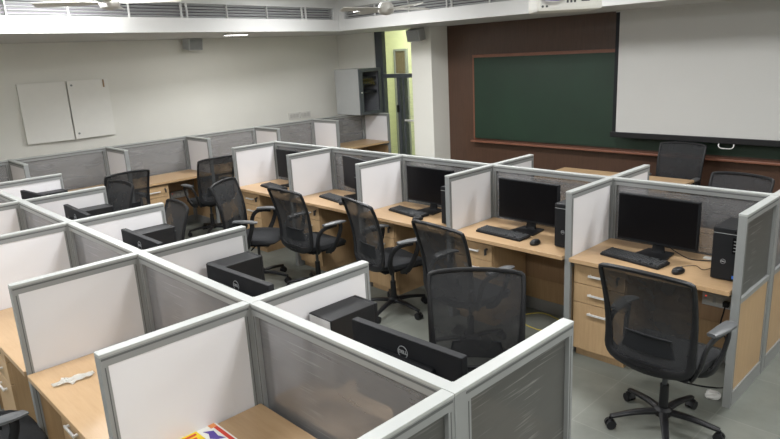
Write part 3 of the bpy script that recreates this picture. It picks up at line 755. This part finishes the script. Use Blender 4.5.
put(tow, -3.39, 2.765, 0, 'black tower on the fourth desk of the chalkboard block')
put(kb, -3.90, 2.72, -9, 'black keyboard on the fourth desk of the chalkboard block')
put(mo, -3.66, 2.63, 0, 'black mouse on the fourth desk of the chalkboard block')
put(mon, -4.90, 2.92, 0, 'black monitor on the fifth desk of the chalkboard block')
put(tow, -4.47, 2.765, 0, 'black tower on the fifth desk of the chalkboard block')
put(kb, -4.98, 2.70, -9, 'black keyboard on the fifth desk of the chalkboard block')
put(mo, -4.66, 2.62, 0, 'black mouse on the fifth desk of the chalkboard block')
# near block, far side (screens face +Y)
put(mon, -0.445, 0.25, 182, 'black monitor seen from behind, nearest, over the second spine panel')
put(mon, -1.60, 0.235, 182, 'black monitor seen from behind in the second cubicle of the near block')
put(mon, -2.74, 0.235, 180, 'black monitor seen from behind in the third cubicle of the near block')
put(mon, -3.93, 0.25, 178, 'black monitor seen from behind in the fourth cubicle of the near block')
put(mon, -4.96, 0.25, 186, 'black monitor seen from behind in the fifth cubicle of the near block')
names = ['nearest', 'second', 'third', 'fourth', 'fifth']
for k in range(5):
    y = 0.40 if k == 0 else 0.47
    put(tow, -A * (k + 1) + 0.110 if k == 0 else -A * (k + 1) + 0.40 * 0 + 0.16, y, 180, ('black tower with silver rear plate in the nearest far-side cubicle of the near block' if k == 0 else f'black tower in the {names[k]} far-side cubicle of the near block'))
# wire baskets / stands beside far monitors are too small to see; teacher-side cables next
def cable(name, pts, r, mat, label, cat='cable', group=None):
    o = MB().sweep(pts, r, smooth=6, seg=6).build(name, M[mat], None, True)
    tag(o, label, cat, group); return o
z0 = 0.754
cable('monitor_cable', [(-0.635, 2.945, 0.86), (-0.60, 3.0, 0.78), (-0.52, 2.97, z0), (-0.42, 2.90, z0), (-0.34, 2.92, z0), (-0.27, 2.95, z0), (-0.205, 2.94, z0)], 0.0035, 'black', 'black cable running from the monitor stand to the tower on the nearest right-hand desk')
cable('mouse_cable', [(-0.385, 2.665, 0.765), (-0.40, 2.73, z0), (-0.34, 2.79, z0), (-0.28, 2.74, z0), (-0.25, 2.80, z0), (-0.24, 2.90, z0), (-0.205, 2.915, z0)], 0.002, 'black', 'thin black looping mouse cable on the nearest right-hand desk')
cable('network_cable', [(-1.42, 2.98, 0.004), (-1.62, 3.02, 0.004), (-1.72, 2.88, 0.004), (-1.64, 2.76, 0.004), (-1.50, 2.72, 0.004), (-1.40, 2.74, 0.004)], 0.004, 'cable_yellow', 'thin yellow cable looping on the floor under the second right-hand desk')
cable('power_cable', [(-1.18, 2.96, 0.70), (-1.16, 2.96, 0.35), (-1.18, 2.92, 0.05), (-1.24, 2.84, 0.008), (-1.30, 2.76, 0.008), (-1.32, 2.68, 0.008)], 0.005, 'black', 'black power cable hanging under the second right-hand desk')
o = cable('cable_tie_card', [(-0.33, 3.0, 0.753), (-0.30, 3.01, 0.753)], 0.001, 'paper', 'x')
bpy.data.objects.remove(o, do_unlink=True)
o = MB().box(-0.03, 0.03, -0.02, 0.02, 0, 0.012, 0.003).build('adhesive_note_block', M['paper'], None, False, (-0.33, 2.98, 0.7505)); tag(o, 'small white block lying behind the cables beside the right-hand monitor', 'note block')
# power boxes
def powerbox(loc, rz, label, plugs=True):
    t = empty('power_strip', loc, rz); tag(t, label, 'power outlet', 'power boxes under the desks')
    MB().box(-0.13, 0.13, -0.05, 0, -0.045, 0.045, 0.004).build('body', M['rack_grey'], t)
    mb = MB()
    for x in (-0.08, -0.02, 0.04): mb.box(x - 0.02, x + 0.02, -0.053, -0.049, -0.022, 0.022, 0.001)
    mb.build('sockets', M['offwhite'], t)
    MB().cyl((-0.105, -0.055, 0.02), (-0.105, -0.049, 0.02), 0.004).build('indicator', M['led_red'], t)
    if plugs:
        for x in (0.03, 0.085):
            p = MB().box(x - 0.018, x + 0.018, -0.09, -0.05, -0.02, 0.015, 0.006).build('plug', M['black'], t)
            MB().sweep([(x, -0.085, -0.01), (x, -0.11, -0.05), (x - 0.02, -0.08, -0.16), (x + 0.02, -0.06, -0.28), (x - 0.01, -0.05, -0.44)], 0.005, smooth=5, seg=6).build('cord', M['black'], p, True)
    return t
powerbox((-0.22, YS - 0.061, 0.475), 0, 'grey power box with black plugs under the nearest right-hand desk')
powerbox((XW + 0.07, 2.55, 0.45), PI / 2, 'grey power box under the left-wall desk beside the drawer unit', False)
cable('hanging_cable', [(-0.06, 2.80, 0.72), (-0.06, 2.85, 0.50), (-0.055, 2.80, 0.25), (-0.07, 2.75, 0.02), (-0.16, 2.66, 0.008), (-0.30, 2.62, 0.008)], 0.005, 'black', 'black cable hanging beside the glazed end divider under the nearest right-hand desk')
# crumpled clear wrap on the floor by the end divider
rnd = random.Random(5)
mb = MB(); bmesh.ops.create_icosphere(mb.bm, subdivisions=2, radius=0.05)
for v in mb.bm.verts: v.co *= rnd.uniform(0.7, 1.15); v.co.z = max(v.co.z * 0.5, -0.018)
o = mb.build('plastic_wrap', M['plastic_bag'], None, False, (-0.10, 2.56, 0.0185)); tag(o, 'crumpled clear plastic wrap on the floor by the right-hand end divider', 'plastic wrap')
# crumpled bag at the foot of the divider, left
# tissues on the near left desk
mb = MB(); rnd = random.Random(11)
def tis(u, v):
    a = Vector((-1.955, -0.60, 0)).lerp(Vector((-1.93, -0.42, 0)), u)
    wv = (0.036 + 0.006 * math.sin(u * 31)) * math.sin(PI * min(max(u, 0.08), 0.93)) ** 0.6 * (v - 0.5) * 2 + 0.008 * math.sin(u * 17)
    return (a.x + wv, a.y + 0.01 * math.sin(9 * u), 0.752 + 0.010 * abs(math.sin(u * 5 + v * 7)) + 0.002 * rnd.random())
mb.grid(tis, 16, 8); g0 = list(mb.bm.verts)
ext = bmesh.ops.solidify(mb.bm, geom=list(mb.bm.faces), thickness=0.0015)
o = mb.build('tissue', M['paper']); o.data.transform(Matrix.Identity(4)); tag(o, 'crumpled white tissue lying on the near left desk', 'tissue')
# leaflet
t = empty('leaflet', (-1.0, -0.325, 0.7505), 0); tag(t, 'colourful printed leaflet with yellow block on the near desk', 'leaflet')
MB().box(-0.10, 0.115, -0.22, 0.085, 0, 0.004).build('pages', M['paper'], t)
MB().box(-0.085, 0.01, -0.20, 0.0, 0.004, 0.0045).build('yellow_block', M['yellow'], t)
MB().box(-0.072, -0.058, -0.19, -0.01, 0.0045, 0.005).box(-0.045, -0.032, -0.17, -0.02, 0.0045, 0.005).box(-0.018, -0.008, -0.18, -0.015, 0.0045, 0.005).build('red_lettering', M['red'], t)
MB().prism([(-0.06, 0.015), (-0.035, 0.05), (0.01, 0.045), (0.045, 0.06), (0.03, 0.03), (0.005, 0.012), (-0.03, 0.025)], 0.004, 0.0045).build('violet_emblem', M['violet'], t)
MB().box(-0.07, 0.11, 0.062, 0.078, 0.004, 0.0045).build('red_band', M['red'], t)
MB().box(-0.09, -0.055, 0.05, 0.078, 0.0045, 0.005).build('orange_corner', M['orange'], t)
# floor-level crumple and small black cable at the left wall row skipped: not visible
